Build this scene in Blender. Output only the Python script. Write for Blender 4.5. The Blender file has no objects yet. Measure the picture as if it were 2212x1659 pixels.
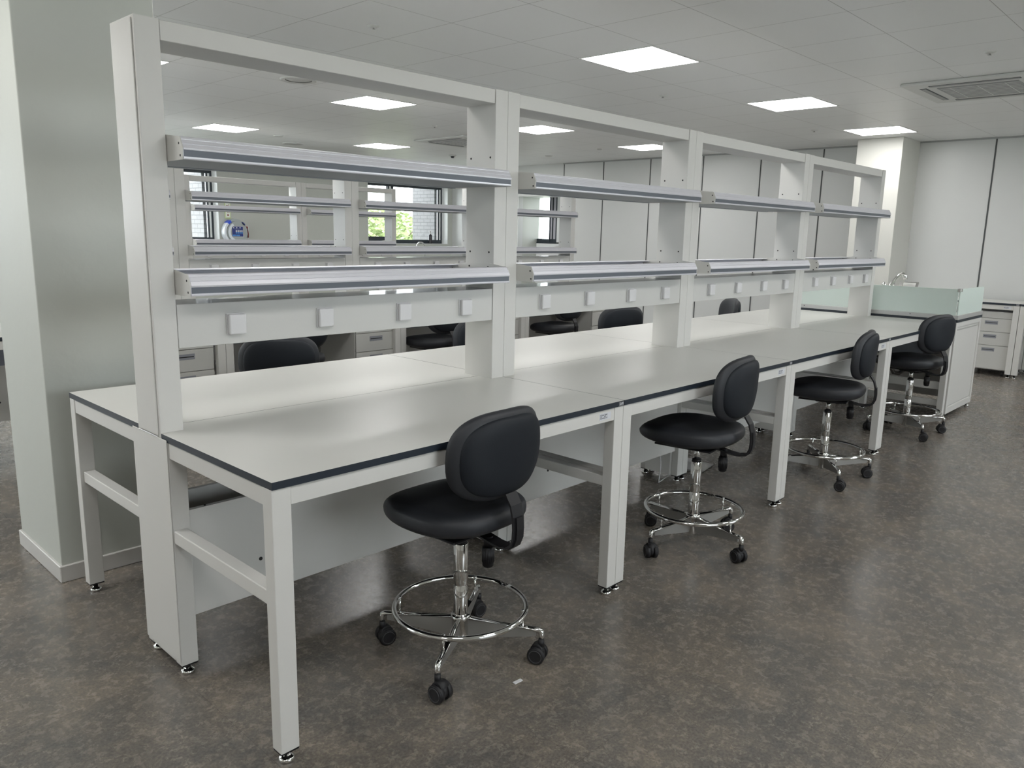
import bpy, bmesh, math, random
from mathutils import Vector, Matrix
random.seed(7)
R = math.radians
SC = bpy.context.scene
COL = SC.collection

# ------------------------------------------------------------------ camera
CX, CY, CZ = -0.94016, -2.36307, 1.42138
YAW, PITCH, ROLL, FPX = 0.757599, -0.190183, 0.020842, 1684.09
f = Vector((math.cos(PITCH)*math.cos(YAW), math.cos(PITCH)*math.sin(YAW), math.sin(PITCH)))
r = f.cross(Vector((0, 0, 1))).normalized(); u = r.cross(f)
r2 = r*math.cos(ROLL)+u*math.sin(ROLL); u2 = -r*math.sin(ROLL)+u*math.cos(ROLL)
cam_d = bpy.data.cameras.new('camera'); cam = bpy.data.objects.new('camera', cam_d); COL.objects.link(cam)
cam.matrix_world = Matrix(((r2.x, u2.x, -f.x, CX), (r2.y, u2.y, -f.y, CY), (r2.z, u2.z, -f.z, CZ), (0, 0, 0, 1)))
cam_d.sensor_fit = 'HORIZONTAL'; cam_d.sensor_width = 36.0; cam_d.lens = 36.0*FPX/2212
cam_d.clip_start = 0.05; cam_d.clip_end = 300
SC.camera = cam
# ------------------------------------------------------------------ view, sky
SC.view_settings.view_transform = 'Standard'
try: SC.view_settings.look = 'None'
except Exception: pass
SC.view_settings.gamma = 1.0
SC.view_settings.use_curve_mapping = False
SC.view_settings.exposure = 0.0
world = bpy.data.worlds.new('world'); SC.world = world; world.use_nodes = True
wn = world.node_tree.nodes; wl = world.node_tree.links
bg = wn['Background']; bg.inputs['Color'].default_value = (0.93, 0.96, 1.0, 1); bg.inputs['Strength'].default_value = 8.0
LED = 17.5          # strength of the ceiling panels
GRADE = 1.0

# ------------------------------------------------------------------ materials
MATS = {}
def mat(name, col, rough=0.5, metal=0.0, spec=0.5, coat=0.0, bump=None, emis=None, trans=0.0, ior=1.45, vary=0.0, vscale=8.0, coat_r=0.05):
    if name in MATS: return MATS[name]
    m = bpy.data.materials.new(name); m.use_nodes = True
    nt = m.node_tree; N = nt.nodes; L = nt.links; p = N['Principled BSDF']
    p.inputs['Base Color'].default_value = (*col, 1)
    p.inputs['Roughness'].default_value = rough; p.inputs['Metallic'].default_value = metal
    p.inputs['Specular IOR Level'].default_value = spec; p.inputs['IOR'].default_value = ior
    p.inputs['Coat Weight'].default_value = coat; p.inputs['Coat Roughness'].default_value = coat_r
    p.inputs['Transmission Weight'].default_value = trans
    if emis:
        p.inputs['Emission Color'].default_value = (*emis[0], 1); p.inputs['Emission Strength'].default_value = emis[1]
    tc = N.new('ShaderNodeTexCoord')
    if vary:
        nz = N.new('ShaderNodeTexNoise'); nz.inputs['Scale'].default_value = vscale; nz.inputs['Detail'].default_value = 4
        L.new(tc.outputs['Object'], nz.inputs['Vector'])
        mx = N.new('ShaderNodeMix'); mx.data_type = 'RGBA'
        mx.inputs[6].default_value = (*[c*(1-vary) for c in col], 1); mx.inputs[7].default_value = (*[min(1, c*(1+vary)) for c in col], 1)
        L.new(nz.outputs['Fac'], mx.inputs[0]); L.new(mx.outputs[2], p.inputs['Base Color'])
    if bump:
        nb = N.new('ShaderNodeTexNoise'); nb.inputs['Scale'].default_value = bump[0]; nb.inputs['Detail'].default_value = 3
        L.new(tc.outputs['Object'], nb.inputs['Vector'])
        bp = N.new('ShaderNodeBump'); bp.inputs['Strength'].default_value = bump[1]; bp.inputs['Distance'].default_value = 0.002
        L.new(nb.outputs['Fac'], bp.inputs['Height']); L.new(bp.outputs['Normal'], p.inputs['Normal'])
    MATS[name] = m
    return m

POWDER = mat('powder_coated_steel', (0.66, 0.655, 0.63), 0.38, bump=(260, 0.05), vary=0.015)
PANELW = mat('glossy_panel_steel', (0.64, 0.64, 0.62), 0.26, coat=0.25, vary=0.01)
LAMIN = mat('grey_laminate', (0.62, 0.62, 0.59), 0.33, bump=(700, 0.04), vary=0.015, vscale=3)
EDGE = mat('dark_edge_core', (0.022, 0.030, 0.042), 0.35)
BLACKP = mat('black_plastic', (0.010, 0.010, 0.012), 0.45)
DARKHOLE = mat('dark_hole', (0.012, 0.012, 0.013), 0.7)
ALU = mat('anodised_aluminium', (0.78, 0.78, 0.83), 0.36, metal=0.45, vary=0.02, vscale=20)
ALUDK = mat('dark_label_strip', (0.135, 0.150, 0.175), 0.42, metal=0.2)  # own dark blue-grey of the recessed label strip
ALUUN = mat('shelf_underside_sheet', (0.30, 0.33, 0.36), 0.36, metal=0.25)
CHROME = mat('chrome', (0.80, 0.80, 0.79), 0.07, metal=1.0, vary=0.01)
ARMP = mat('dull_plated_steel', (0.34, 0.335, 0.32), 0.38, metal=0.6)
STEEL = mat('brushed_steel', (0.55, 0.55, 0.54), 0.25, metal=1.0, vary=0.03)
LEATHER = mat('black_leatherette', (0.024, 0.026, 0.031), 0.5, spec=0.5, bump=(240, 0.16), vary=0.10, vscale=30)
LEATHB = mat('black_leatherette_back', (0.011, 0.014, 0.019), 0.58, spec=0.35, bump=(240, 0.12), vary=0.08, vscale=30)
RUBBER = mat('black_rubber', (0.014, 0.014, 0.016), 0.5)
RIMGREY = mat('wheel_rim_grey', (0.07, 0.07, 0.075), 0.35)
SOCKW = mat('white_plastic', (0.70, 0.70, 0.71), 0.35)
DRAWER = mat('drawer_front_grey', (0.56, 0.56, 0.535), 0.38, vary=0.01)
HANDLE = mat('recess_handle_grey', (0.27, 0.28, 0.31), 0.4)
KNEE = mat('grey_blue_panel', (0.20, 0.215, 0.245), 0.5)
WALLG = mat('grey_green_paint', (0.53, 0.55, 0.51), 0.55, bump=(14, 0.9), vary=0.03, vscale=2.5)
WALLW = mat('white_partition_board', (0.60, 0.61, 0.60), 0.35, vary=0.01)
WALLP = mat('cream_paint', (0.66, 0.66, 0.62), 0.5, bump=(30, 0.3))
TRIM = mat('painted_skirting', (0.56, 0.55, 0.53), 0.4)
CEILG = mat('ceiling_gap', (0.16, 0.16, 0.155), 0.8)
PLASW = mat('ceiling_fitting_white', (0.72, 0.73, 0.72), 0.4)
GRILL = mat('grille_grey', (0.42, 0.43, 0.44), 0.6)
SLOT = mat('air_slot_dark', (0.05, 0.06, 0.07), 0.5)
WFRAME = mat('anthracite_window_frame', (0.035, 0.045, 0.055), 0.4)
WREV = mat('white_window_reveal', (0.80, 0.82, 0.82), 0.4)
INK = mat('label_ink', (0.10, 0.10, 0.12), 0.6)
PAPER = mat('white_label_film', (0.66, 0.68, 0.72), 0.35)
BLUEP = mat('navy_print', (0.03, 0.05, 0.22), 0.4)
BLUEL = mat('light_blue_print', (0.10, 0.32, 0.72), 0.4)
CASEG = mat('grey_case_plastic', (0.42, 0.46, 0.46), 0.35)
CASEW = mat('white_case_plastic', (0.85, 0.90, 0.95), 0.25)
REDP = mat('dark_red_plastic', (0.22, 0.03, 0.03), 0.4)
SIGNG = mat('pale_green_sign', (0.62, 0.72, 0.38), 0.4)
SIGNW = mat('white_sign_face', (0.85, 0.88, 0.78), 0.4)
SEAL = mat('dark_partition_gasket', (0.07, 0.075, 0.075), 0.6)
SOIL = mat('outdoor_ground', (0.52, 0.53, 0.45), 0.9, vary=0.2, vscale=1)
LEAF = mat('leaf_green', (0.30, 0.37, 0.17), 0.6, vary=0.35, vscale=1.7)
BARK = mat('bark', (0.16, 0.13, 0.10), 0.9, vary=0.2)
BOTD = mat('bottle_dark_glass', (0.03, 0.03, 0.035), 0.2)
SINKW = mat('sink_white', (0.75, 0.75, 0.73), 0.3)
LEDM = mat('led_diffuser', (0.9, 0.9, 0.9), 0.5, emis=((1.0, 0.985, 0.962), LED))

def mat_glass(name, col, rough, mixw, alpha_col):
    m = bpy.data.materials.new(name); m.use_nodes = True; N = m.node_tree.nodes; L = m.node_tree.links
    p = N['Principled BSDF']; p.inputs['Base Color'].default_value = (*col, 1); p.inputs['Roughness'].default_value = 0.3
    out = N['Material Output']; tr = N.new('ShaderNodeBsdfTranslucent'); tr.inputs['Color'].default_value = (*alpha_col, 1)
    rf = N.new('ShaderNodeBsdfRefraction'); rf.inputs['Roughness'].default_value = rough; rf.inputs['IOR'].default_value = 1.1
    rf.inputs['Color'].default_value = (*alpha_col, 1)
    m1 = N.new('ShaderNodeMixShader'); m1.inputs[0].default_value = 0.55; L.new(tr.outputs[0], m1.inputs[1]); L.new(rf.outputs[0], m1.inputs[2])
    m2 = N.new('ShaderNodeMixShader'); m2.inputs[0].default_value = mixw; L.new(m1.outputs[0], m2.inputs[1]); L.new(p.outputs[0], m2.inputs[2])
    L.new(m2.outputs[0], out.inputs['Surface']); return m
FROST = mat_glass('frosted_green_glass', (0.80, 0.87, 0.83), 0.30, 0.62, (0.90, 0.98, 0.96))
def mat_pane():
    m = bpy.data.materials.new('clear_window_glass'); m.use_nodes = True; N = m.node_tree.nodes; L = m.node_tree.links
    N.remove(N['Principled BSDF']); out = N['Material Output']
    t = N.new('ShaderNodeBsdfTransparent'); t.inputs['Color'].default_value = (0.95, 0.97, 0.97, 1)
    g = N.new('ShaderNodeBsdfGlossy'); g.inputs['Roughness'].default_value = 0.02
    fr = N.new('ShaderNodeFresnel'); fr.inputs['IOR'].default_value = 1.35
    x = N.new('ShaderNodeMixShader'); L.new(fr.outputs[0], x.inputs[0]); L.new(t.outputs[0], x.inputs[1]); L.new(g.outputs[0], x.inputs[2])
    L.new(x.outputs[0], out.inputs['Surface']); return m
PANE = mat_pane()

def mat_floor():
    m = bpy.data.materials.new('mottled_vinyl_tile'); m.use_nodes = True; N = m.node_tree.nodes; L = m.node_tree.links; p = N['Principled BSDF']
    tc = N.new('ShaderNodeTexCoord')
    def noise(scale, det, rough=0.55, dist=0.0):
        n = N.new('ShaderNodeTexNoise'); n.inputs['Scale'].default_value = scale; n.inputs['Detail'].default_value = det
        n.inputs['Roughness'].default_value = rough; n.inputs['Distortion'].default_value = dist
        L.new(tc.outputs['Object'], n.inputs['Vector']); return n
    def ramp(a, b, ca, cb, src):
        q = N.new('ShaderNodeValToRGB'); q.color_ramp.elements[0].position = a; q.color_ramp.elements[1].position = b
        q.color_ramp.elements[0].color = (*ca, 1); q.color_ramp.elements[1].color = (*cb, 1); L.new(src, q.inputs[0]); return q
    def mix(mode, fac, a, b):
        x = N.new('ShaderNodeMix'); x.data_type = 'RGBA'; x.blend_type = mode
        if isinstance(fac, float): x.inputs[0].default_value = fac
        else: L.new(fac, x.inputs[0])
        L.new(a, x.inputs[6]); L.new(b, x.inputs[7]); return x
    n1 = noise(3.0, 6, 0.6, 0.6); n2 = noise(26, 8, 0.74, 0.35); n5 = noise(7.5, 6, 0.66, 0.5); n3 = noise(110, 3, 0.6, 0.3); n4 = noise(260, 2)
    r1 = ramp(0.40, 0.62, (0.135, 0.129, 0.120), (0.215, 0.188, 0.156), n1.outputs['Fac'])
    r2_ = ramp(0.41, 0.60, (0.108, 0.105, 0.098), (0.242, 0.208, 0.172), n2.outputs['Fac'])
    r5 = ramp(0.42, 0.60, (0.86, 0.87, 0.88), (1.10, 1.08, 1.05), n5.outputs['Fac'])
    a0 = mix('MIX', 0.42, r1.outputs[0], r2_.outputs[0]); a = mix('MULTIPLY', 0.8, a0.outputs[2], r5.outputs[0])
    r3 = ramp(0.38, 0.62, (0.66, 0.66, 0.67), (1.36, 1.33, 1.30), n3.outputs['Fac'])
    b = mix('MULTIPLY', 0.7, a.outputs[2], r3.outputs[0])
    sp = ramp(0.715, 0.75, (0, 0, 0), (1, 1, 1), n4.outputs['Fac'])
    wht = N.new('ShaderNodeRGB'); wht.outputs[0].default_value = (0.36, 0.34, 0.31, 1)
    c = mix('MIX', sp.outputs[0], b.outputs[2], wht.outputs[0])
    br = N.new('ShaderNodeTexBrick'); br.inputs['Scale'].default_value = 1.0
    br.inputs['Brick Width'].default_value = 0.6; br.inputs['Row Height'].default_value = 0.6; br.offset = 0.0
    br.inputs['Mortar Size'].default_value = 0.0011; br.inputs['Mortar Smooth'].default_value = 0.3
    br.inputs['Color1'].default_value = (1, 1, 1, 1); br.inputs['Color2'].default_value = (0.93, 0.93, 0.93, 1); br.inputs['Mortar'].default_value = (0.62, 0.62, 0.62, 1)
    L.new(tc.outputs['Object'], br.inputs['Vector'])
    d = mix('MULTIPLY', 1.0, c.outputs[2], br.outputs['Color'])
    L.new(d.outputs[2], p.inputs['Base Color'])
    rr = N.new('ShaderNodeMapRange'); rr.inputs[3].default_value = 0.17; rr.inputs[4].default_value = 0.36
    L.new(n2.outputs['Fac'], rr.inputs[0]); L.new(rr.outputs[0], p.inputs['Roughness'])
    bp = N.new('ShaderNodeBump'); bp.inputs['Strength'].default_value = 0.25; bp.inputs['Distance'].default_value = 0.0012
    L.new(n3.outputs['Fac'], bp.inputs['Height']); L.new(bp.outputs['Normal'], p.inputs['Normal'])
    return m
FLOORM = mat_floor()
def mat_brick(name, c1, c2, mort, bw, rh, ms, vec_rot=None, scale=1.0, rough=0.7, offset=0.5, off_loc=(0, 0, 0)):
    m = bpy.data.materials.new(name); m.use_nodes = True; N = m.node_tree.nodes; L = m.node_tree.links; p = N['Principled BSDF']
    tc = N.new('ShaderNodeTexCoord'); mp = N.new('ShaderNodeMapping')
    if vec_rot:
        sx_ = N.new('ShaderNodeSeparateXYZ'); cx_ = N.new('ShaderNodeCombineXYZ'); L.new(tc.outputs['Object'], sx_.inputs[0])
        L.new(sx_.outputs[1], cx_.inputs[0]); L.new(sx_.outputs[2], cx_.inputs[1]); L.new(cx_.outputs[0], mp.inputs[0])
    else: L.new(tc.outputs['Object'], mp.inputs[0])
    mp.inputs['Location'].default_value = off_loc
    br = N.new('ShaderNodeTexBrick'); br.inputs['Scale'].default_value = scale; br.offset = offset
    br.inputs['Brick Width'].default_value = bw; br.inputs['Row Height'].default_value = rh; br.inputs['Mortar Size'].default_value = ms
    br.inputs['Mortar Smooth'].default_value = 0.1
    br.inputs['Color1'].default_value = (*c1, 1); br.inputs['Color2'].default_value = (*c2, 1); br.inputs['Mortar'].default_value = (*mort, 1)
    L.new(mp.outputs[0], br.inputs['Vector']); L.new(br.outputs['Color'], p.inputs['Base Color'])
    p.inputs['Roughness'].default_value = rough
    return m
CEILM = mat_brick('ceiling_tile', (0.905, 0.915, 0.925), (0.895, 0.905, 0.915), (0.50, 0.50, 0.50), 0.58, 0.60, 0.0022, rough=0.42, offset=0.0, off_loc=(-3.42, 0, 0))
BRICKM = mat_brick('pale_grey_brick', (0.225, 0.222, 0.228), (0.205, 0.202, 0.21), (0.12, 0.12, 0.125), 0.20, 0.067, 0.006, vec_rot=(R(90), 0, R(90)))

# ------------------------------------------------------------------ mesh helpers
def new(): return bmesh.new()
def box(bm, x0, x1, y0, y1, z0, z1, bev=0.0, seg=1):
    vs = [bm.verts.new((x, y, z)) for z in (z0, z1) for (x, y) in ((x0, y0), (x1, y0), (x1, y1), (x0, y1))]
    fs = [bm.faces.new([vs[i] for i in q]) for q in ((3, 2, 1, 0), (4, 5, 6, 7), (0, 1, 5, 4), (1, 2, 6, 5), (2, 3, 7, 6), (3, 0, 4, 7))]
    if bev:
        es = list({e for q in fs for e in q.edges})
        bmesh.ops.bevel(bm, geom=es, offset=bev, segments=seg, affect='EDGES', profile=0.5)
    return bm
def prism(bm, pts, axis, a0, a1):
    """closed outline pts extruded along axis from a0 to a1"""
    def co(p, a):
        if axis == 'x': return (a, p[0], p[1])
        if axis == 'y': return (p[0], a, p[1])
        return (p[0], p[1], a)
    A = [bm.verts.new(co(p, a0)) for p in pts]; Bv = [bm.verts.new(co(p, a1)) for p in pts]
    n = len(pts)
    fs = [bm.faces.new([A[i], A[(i+1) % n], Bv[(i+1) % n], Bv[i]]) for i in range(n)]
    fs.append(bm.faces.new(A[::-1])); fs.append(bm.faces.new(Bv))
    bmesh.ops.recalc_face_normals(bm, faces=fs)
    return bm
def basis(d):
    d = Vector(d).normalized(); a = Vector((0, 0, 1)) if abs(d.z) < 0.9 else Vector((1, 0, 0))
    s = d.cross(a).normalized(); t = s.cross(d).normalized(); return s, t
def cyl(bm, p0, p1, ra, rb=None, n=20, caps=True):
    rb = ra if rb is None else rb; p0 = Vector(p0); p1 = Vector(p1); s, t = basis(p1-p0)
    A = []; Bv = []
    for i in range(n):
        a = 2*math.pi*i/n; dd = s*math.cos(a)+t*math.sin(a)
        A.append(bm.verts.new(p0+dd*ra)); Bv.append(bm.verts.new(p1+dd*rb))
    fs = []
    for i in range(n):
        q = bm.faces.new([A[i], A[(i+1) % n], Bv[(i+1) % n], Bv[i]]); q.smooth = True; fs.append(q)
    if caps: fs.append(bm.faces.new(A[::-1])); fs.append(bm.faces.new(Bv))
    bmesh.ops.recalc_face_normals(bm, faces=fs)
    return bm
def lathe(bm, prof, c=(0, 0, 0), n=24):
    """prof list of (r,z) bottom to top about the z axis"""
    rings = []
    for (rr, z) in prof:
        if rr < 1e-6: rings.append([bm.verts.new((c[0], c[1], c[2]+z))])
        else: rings.append([bm.verts.new((c[0]+rr*math.cos(2*math.pi*i/n), c[1]+rr*math.sin(2*math.pi*i/n), c[2]+z)) for i in range(n)])
    fs = []
    for a, b in zip(rings, rings[1:]):
        for i in range(n):
            j = (i+1) % n
            if len(a) == 1 and len(b) == 1: continue
            if len(a) == 1: q = bm.faces.new([a[0], b[j], b[i]])
            elif len(b) == 1: q = bm.faces.new([a[i], a[j], b[0]])
            else: q = bm.faces.new([a[i], a[j], b[j], b[i]])
            q.smooth = True; fs.append(q)
    bmesh.ops.recalc_face_normals(bm, faces=fs)
    return bm
def tube(bm, pts, rad, n=10, closed=False):
    pts = [Vector(p) for p in pts]; m = len(pts); rings = []; prev = None
    for i, p in enumerate(pts):
        if closed: d = pts[(i+1) % m]-pts[i-1]
        else: d = pts[min(i+1, m-1)]-pts[max(i-1, 0)]
        d.normalize()
        if prev is None: s, t = basis(d)
        else:
            s = (prev - d*prev.dot(d)).normalized(); t = d.cross(s)
        prev = s
        rr = rad[i] if isinstance(rad, (list, tuple)) else rad
        rings.append([bm.verts.new(p+(s*math.cos(2*math.pi*k/n)+t*math.sin(2*math.pi*k/n))*rr) for k in range(n)])
    fs = []
    for i in range(m if closed else m-1):
        a = rings[i]; b = rings[(i+1) % m]
        for k in range(n):
            q = bm.faces.new([a[k], a[(k+1) % n], b[(k+1) % n], b[k]]); q.smooth = True; fs.append(q)
    if not closed: fs.append(bm.faces.new(rings[0][::-1])); fs.append(bm.faces.new(rings[-1]))
    bmesh.ops.recalc_face_normals(bm, faces=fs)
    return bm
def ring(bm, c, R0, r0, n=56, m=10):
    return tube(bm, [(c[0]+R0*math.cos(2*math.pi*i/n), c[1]+R0*math.sin(2*math.pi*i/n), c[2]) for i in range(n)], r0, m, closed=True)
def strap(bm, path, w, t):
    """flat bar: path of (y,z), width along x, thickness t in the yz plane"""
    n = len(path); rows = []
    for i, (y, z) in enumerate(path):
        a = path[max(i-1, 0)]; b = path[min(i+1, n-1)]; d = Vector((b[0]-a[0], b[1]-a[1])).normalized(); nn = Vector((-d.y, d.x))*t/2
        rows.append([bm.verts.new(v) for v in ((-w/2, y+nn.x, z+nn.y), (w/2, y+nn.x, z+nn.y), (w/2, y-nn.x, z-nn.y), (-w/2, y-nn.x, z-nn.y))])
    fs = []
    for a, b in zip(rows, rows[1:]):
        for k in range(4): fs.append(bm.faces.new([a[k], a[(k+1) % 4], b[(k+1) % 4], b[k]]))
    fs.append(bm.faces.new(rows[0][::-1])); fs.append(bm.faces.new(rows[-1]))
    bmesh.ops.recalc_face_normals(bm, faces=fs)
    return bm
def pad(bm, a, b, t, ex, fn, nu=56, nv=14, e=0.55):
    """cushion: superellipse outline (half sizes a,b, exponent ex), half thickness t, mapped by fn(x,y,z)"""
    rings = []
    for j in range(nv+1):
        ph = -math.pi/2+math.pi*j/nv; rr = abs(math.cos(ph))**e; hh = math.copysign(abs(math.sin(ph))**0.8, math.sin(ph))
        if j in (0, nv): rings.append([bm.verts.new(fn(0, 0, t*hh))]); continue
        row = []
        for i in range(nu):
            th = 2*math.pi*i/nu; c, s = math.cos(th), math.sin(th)
            x = a*rr*math.copysign(abs(c)**(2/ex), c); y = b*rr*math.copysign(abs(s)**(2/ex), s)
            row.append(bm.verts.new(fn(x, y, t*hh)))
        rings.append(row)
    # inner concentric rows on the faces so that fn can shape them
    fs = []
    for A, Bv in zip(rings, rings[1:]):
        for i in range(nu):
            j = (i+1) % nu
            if len(A) == 1: q = bm.faces.new([A[0], Bv[j], Bv[i]])
            elif len(Bv) == 1: q = bm.faces.new([A[i], A[j], Bv[0]])
            else: q = bm.faces.new([A[i], A[j], Bv[j], Bv[i]])
            q.smooth = True; fs.append(q)
    bmesh.ops.recalc_face_normals(bm, faces=fs)
    return bm
def disc_y(bm, x, y, z, rr, t, n=14):      # short cylinder with its axis along y
    return cyl(bm, (x, y, z), (x, y+t, z), rr, n=n)
def obj(name, bm, m, parent=None, loc=None):
    me = bpy.data.meshes.new(name); bm.to_mesh(me); bm.free()
    for q in (m if isinstance(m, (list, tuple)) else [m]): me.materials.append(q)
    o = bpy.data.objects.new(name, me); COL.objects.link(o)
    if parent: o.parent = parent
    if loc: o.location = loc
    return o
def thing(name, label, cat, loc=(0, 0, 0), rz=0.0, group=None):
    o = bpy.data.objects.new(name, None); o.empty_display_size = 0.1; COL.objects.link(o)
    o.location = loc; o.rotation_euler = (0, 0, rz); o['label'] = label; o['category'] = cat
    if group: o['group'] = group
    return o
def tag(o, label, cat, group=None):
    o['label'] = label; o['category'] = cat
    if group: o['group'] = group
    return o
def struct(name, bm, m, parent=None):
    o = obj(name, bm, m, parent)
    if not parent: o['kind'] = 'structure'
    return o
def dup(root, loc, rz, label, group=None):
    c = root.copy(); COL.objects.link(c); c.location = loc; c.rotation_euler = (0, 0, rz); c['label'] = label
    if group: c['group'] = group
    for ch in list(root.children):
        d = ch.copy(); COL.objects.link(d); d.parent = c
        for g in list(ch.children):
            e = g.copy(); COL.objects.link(e); e.parent = d
    return c

# ------------------------------------------------------------------ room
ZC = 2.60; XW = 9.40; YW = 9.10; XL = -4.6; YB = -5.2
b = new(); box(b, XL-0.2, XW+1.2, YB-0.2, YW+0.3, -0.2, 0.0); struct('floor', b, FLOORM)
b = new(); box(b, XL-0.2, XW+1.2, YB-0.2, YW+0.3, ZC, ZC+0.15); struct('ceiling', b, CEILM)
def side_wall(name, axis, c0, c1, a0, a1, holes, z0, z1, m):
    b_ = new(); cur_ = a0
    def bb(p, q, za, zb):
        if axis == 'x': box(b_, c0, c1, p, q, za, zb)
        else: box(b_, p, q, c0, c1, za, zb)
    for (h0, h1) in holes: bb(cur_, h0, 0, ZC); bb(h0, h1, 0, z0); bb(h0, h1, z1, ZC); cur_ = h1
    bb(cur_, a1, 0, ZC); struct(name, b_, m)
DAYFILL_L = [(2.4, 4.4), (5.0, 8.95)]; DAYFILL_F = [(-0.4, 1.8), (4.6, 7.0)]  # unseen window openings, added to bring soft daylight into the room
side_wall('wall_left', 'x', XL-0.2, XL, YB-0.2, YW+0.3, DAYFILL_L, 0.85, 2.45, WALLP)
side_wall('wall_front', 'y', YB-0.2, YB, XL, XW+0.6, DAYFILL_F, 0.85, 2.45, WALLP)
wi = 5
for (h0, h1) in DAYFILL_L+DAYFILL_F:
    w_ = bpy.data.objects.new('window_%d' % wi, None); COL.objects.link(w_); w_['kind'] = 'structure'; isl = wi < 7; wi += 1  # each of these is an unseen window added for fill daylight
    if isl: w_.location = (XL-0.12, h0, 0.85); w_.rotation_euler = (0, 0, R(90))
    else: w_.location = (h0, YB-0.08, 0.85)
    W_ = h1-h0; fr = new()
    for (u0, u1, v0, v1) in ((0, W_, 0, 0.06), (0, W_, 1.54, 1.6), (0, 0.05, 0.06, 1.54), (W_-0.05, W_, 0.06, 1.54), (W_/2-0.04, W_/2+0.04, 0.06, 1.54)): box(fr, u0, u1, -0.03, 0.03, v0, v1, 0.002)
    obj('window_frame', fr, WFRAME, w_)
    fr = new(); box(fr, 0.04, W_-0.04, -0.003, 0.003, 0.05, 1.55); obj('window_pane', fr, PANE, w_)

# window wall (y = YW) with openings
WIN = [(-3.9, 1.2), (2.0, 4.690), (7.42, 9.285)]  # first opening is out of view, added for more daylight
SILLZ = 1.20; WTOP = 2.28
b = new(); cur = XL
for (a0, a1) in WIN:
    box(b, cur, a0, YW, YW+0.28, 0, ZC); box(b, a0, a1, YW, YW+0.28, 0, SILLZ); box(b, a0, a1, YW, YW+0.28, WTOP, ZC); cur = a1
box(b, cur, XW+1.2, YW, YW+0.28, 0, ZC)
struct('wall_back', b, WALLG)
def window_y(idx, a0, a1, mull):
    w = bpy.data.objects.new('window_%d' % idx, None); COL.objects.link(w); w['kind'] = 'structure'; w.location = (a0, YW+0.20, SILLZ)
    W = a1-a0; H = WTOP-SILLZ; fr = new()
    box(fr, 0, W, -0.03, 0.03, 0.0, 0.075, 0.003); box(fr, 0, W, -0.03, 0.03, H-0.06, H, 0.003)
    box(fr, 0, 0.06, -0.03, 0.03, 0.075, H-0.06, 0.003); box(fr, W-0.035, W, -0.035, 0.03, 0.075, H-0.06, 0.003)
    box(fr, W-0.085, W-0.063, -0.02, 0.03, 0.075, H-0.06, 0.002)
    obj('window_frame', fr, WFRAME, w)
    if mull:
        s = new(); box(s, mull-0.10, mull-0.07, -0.04, 0.02, 0.075, H-0.06, 0.002); box(s, mull-0.02, mull+0.03, -0.04, 0.02, 0.075, H-0.06, 0.002)
        obj('window_mullion', s, WFRAME, w)
        s = new(); box(s, mull-0.069, mull-0.021, -0.035, 0.015, 0.075, H-0.06); obj('window_seal', s, WREV, w)
        s = new(); box(s, 0.06, mull-0.10, -0.05, -0.031, 0.045, 0.125, 0.003); obj('window_sash', s, WFRAME, w)
    s = new(); box(s, W-0.062, W-0.036, -0.03, 0.01, 0.076, H-0.06); obj('window_seal', s, WREV, w)
    g = new(); box(g, 0.02, W-0.09, 0.004, 0.010, 0.04, H-0.03); obj('window_pane', g, PANE, w)
    rv = new(); box(rv, 0.0005, W-0.0005, -0.215, -0.03, 0.0005, 0.006); box(rv, W-0.005, W-0.0005, -0.199, -0.036, 0.006, H-0.006); box(rv, 0.0005, 0.005, -0.199, -0.036, 0.006, H-0.006)
    box(rv, 0.0005, W-0.0005, -0.199, -0.036, H-0.006, H-0.0005)
    obj('window_sill', rv, WREV, w)
    return w
window_y(1, *WIN[1], None); window_y(2, *WIN[2], 0.66); window_y(3, *WIN[0], 2.5)  # the last call builds the unseen window added for daylight

# partition wall at the far right (x = XW) with a deep recess for window 4
NY0, NY1, ND, NZ = 6.34, 7.35, 0.50, 2.075
b = new()
box(b, XW, XW+0.12, YB, NY0, 0, ZC); box(b, XW, XW+0.12, NY1, YW, 0, ZC); box(b, XW, XW+0.12, NY0, NY1, NZ, ZC)
struct('wall_right', b, WALLW)
b = new(); box(b, XW+0.12, XW+ND+0.15, NY1, NY1+0.1, 0, NZ+0.1); struct('wall_recess_side', b, WALLG)
b = new(); box(b, XW+0.12, XW+ND+0.15, NY0-0.1, NY0, 0, NZ+0.1); struct('wall_recess_end', b, WALLW)
b = new(); box(b, XW+0.12, XW+ND+0.15, NY0, NY1, NZ, NZ+0.1); struct('trim_1', b, WREV)
b = new()
box(b, XW+ND, XW+ND+0.15, NY0, NY1, 0, 1.262); box(b, XW+ND, XW+ND+0.15, NY0, NY0+0.53, 1.262, NZ)
struct('wall_recess_back', b, WREV)
w = bpy.data.objects.new('window_4', None); COL.objects.link(w); w['kind'] = 'structure'; w.location = (XW+ND, 0, 0)
fr = new(); box(fr, 0.0, 0.06, 6.60, NY1, 1.262, 1.29, 0.002); box(fr, 0.01, 0.06, 6.87, NY1, 1.29, 1.345, 0.002)
for (q0, q1) in ((6.87, 6.90), (6.965, 6.985), (7.035, 7.052)): box(fr, 0.0, 0.05, q0, q1, 1.29, NZ, 0.002)
obj('window_frame', fr, WFRAME, w)
fr = new(); box(fr, 0.015, 0.045, 6.90, 6.965, 1.345, NZ); box(fr, 0.02, 0.045, 6.985, 7.035, 1.345, NZ); obj('window_seal', fr, mat('window_bead_grey', (0.5, 0.5, 0.55), 0.3), w)
fr = new(); box(fr, 0.05, 0.055, 7.05, NY1, 1.34, NZ); obj('window_pane', fr, PANE, w)
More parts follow.
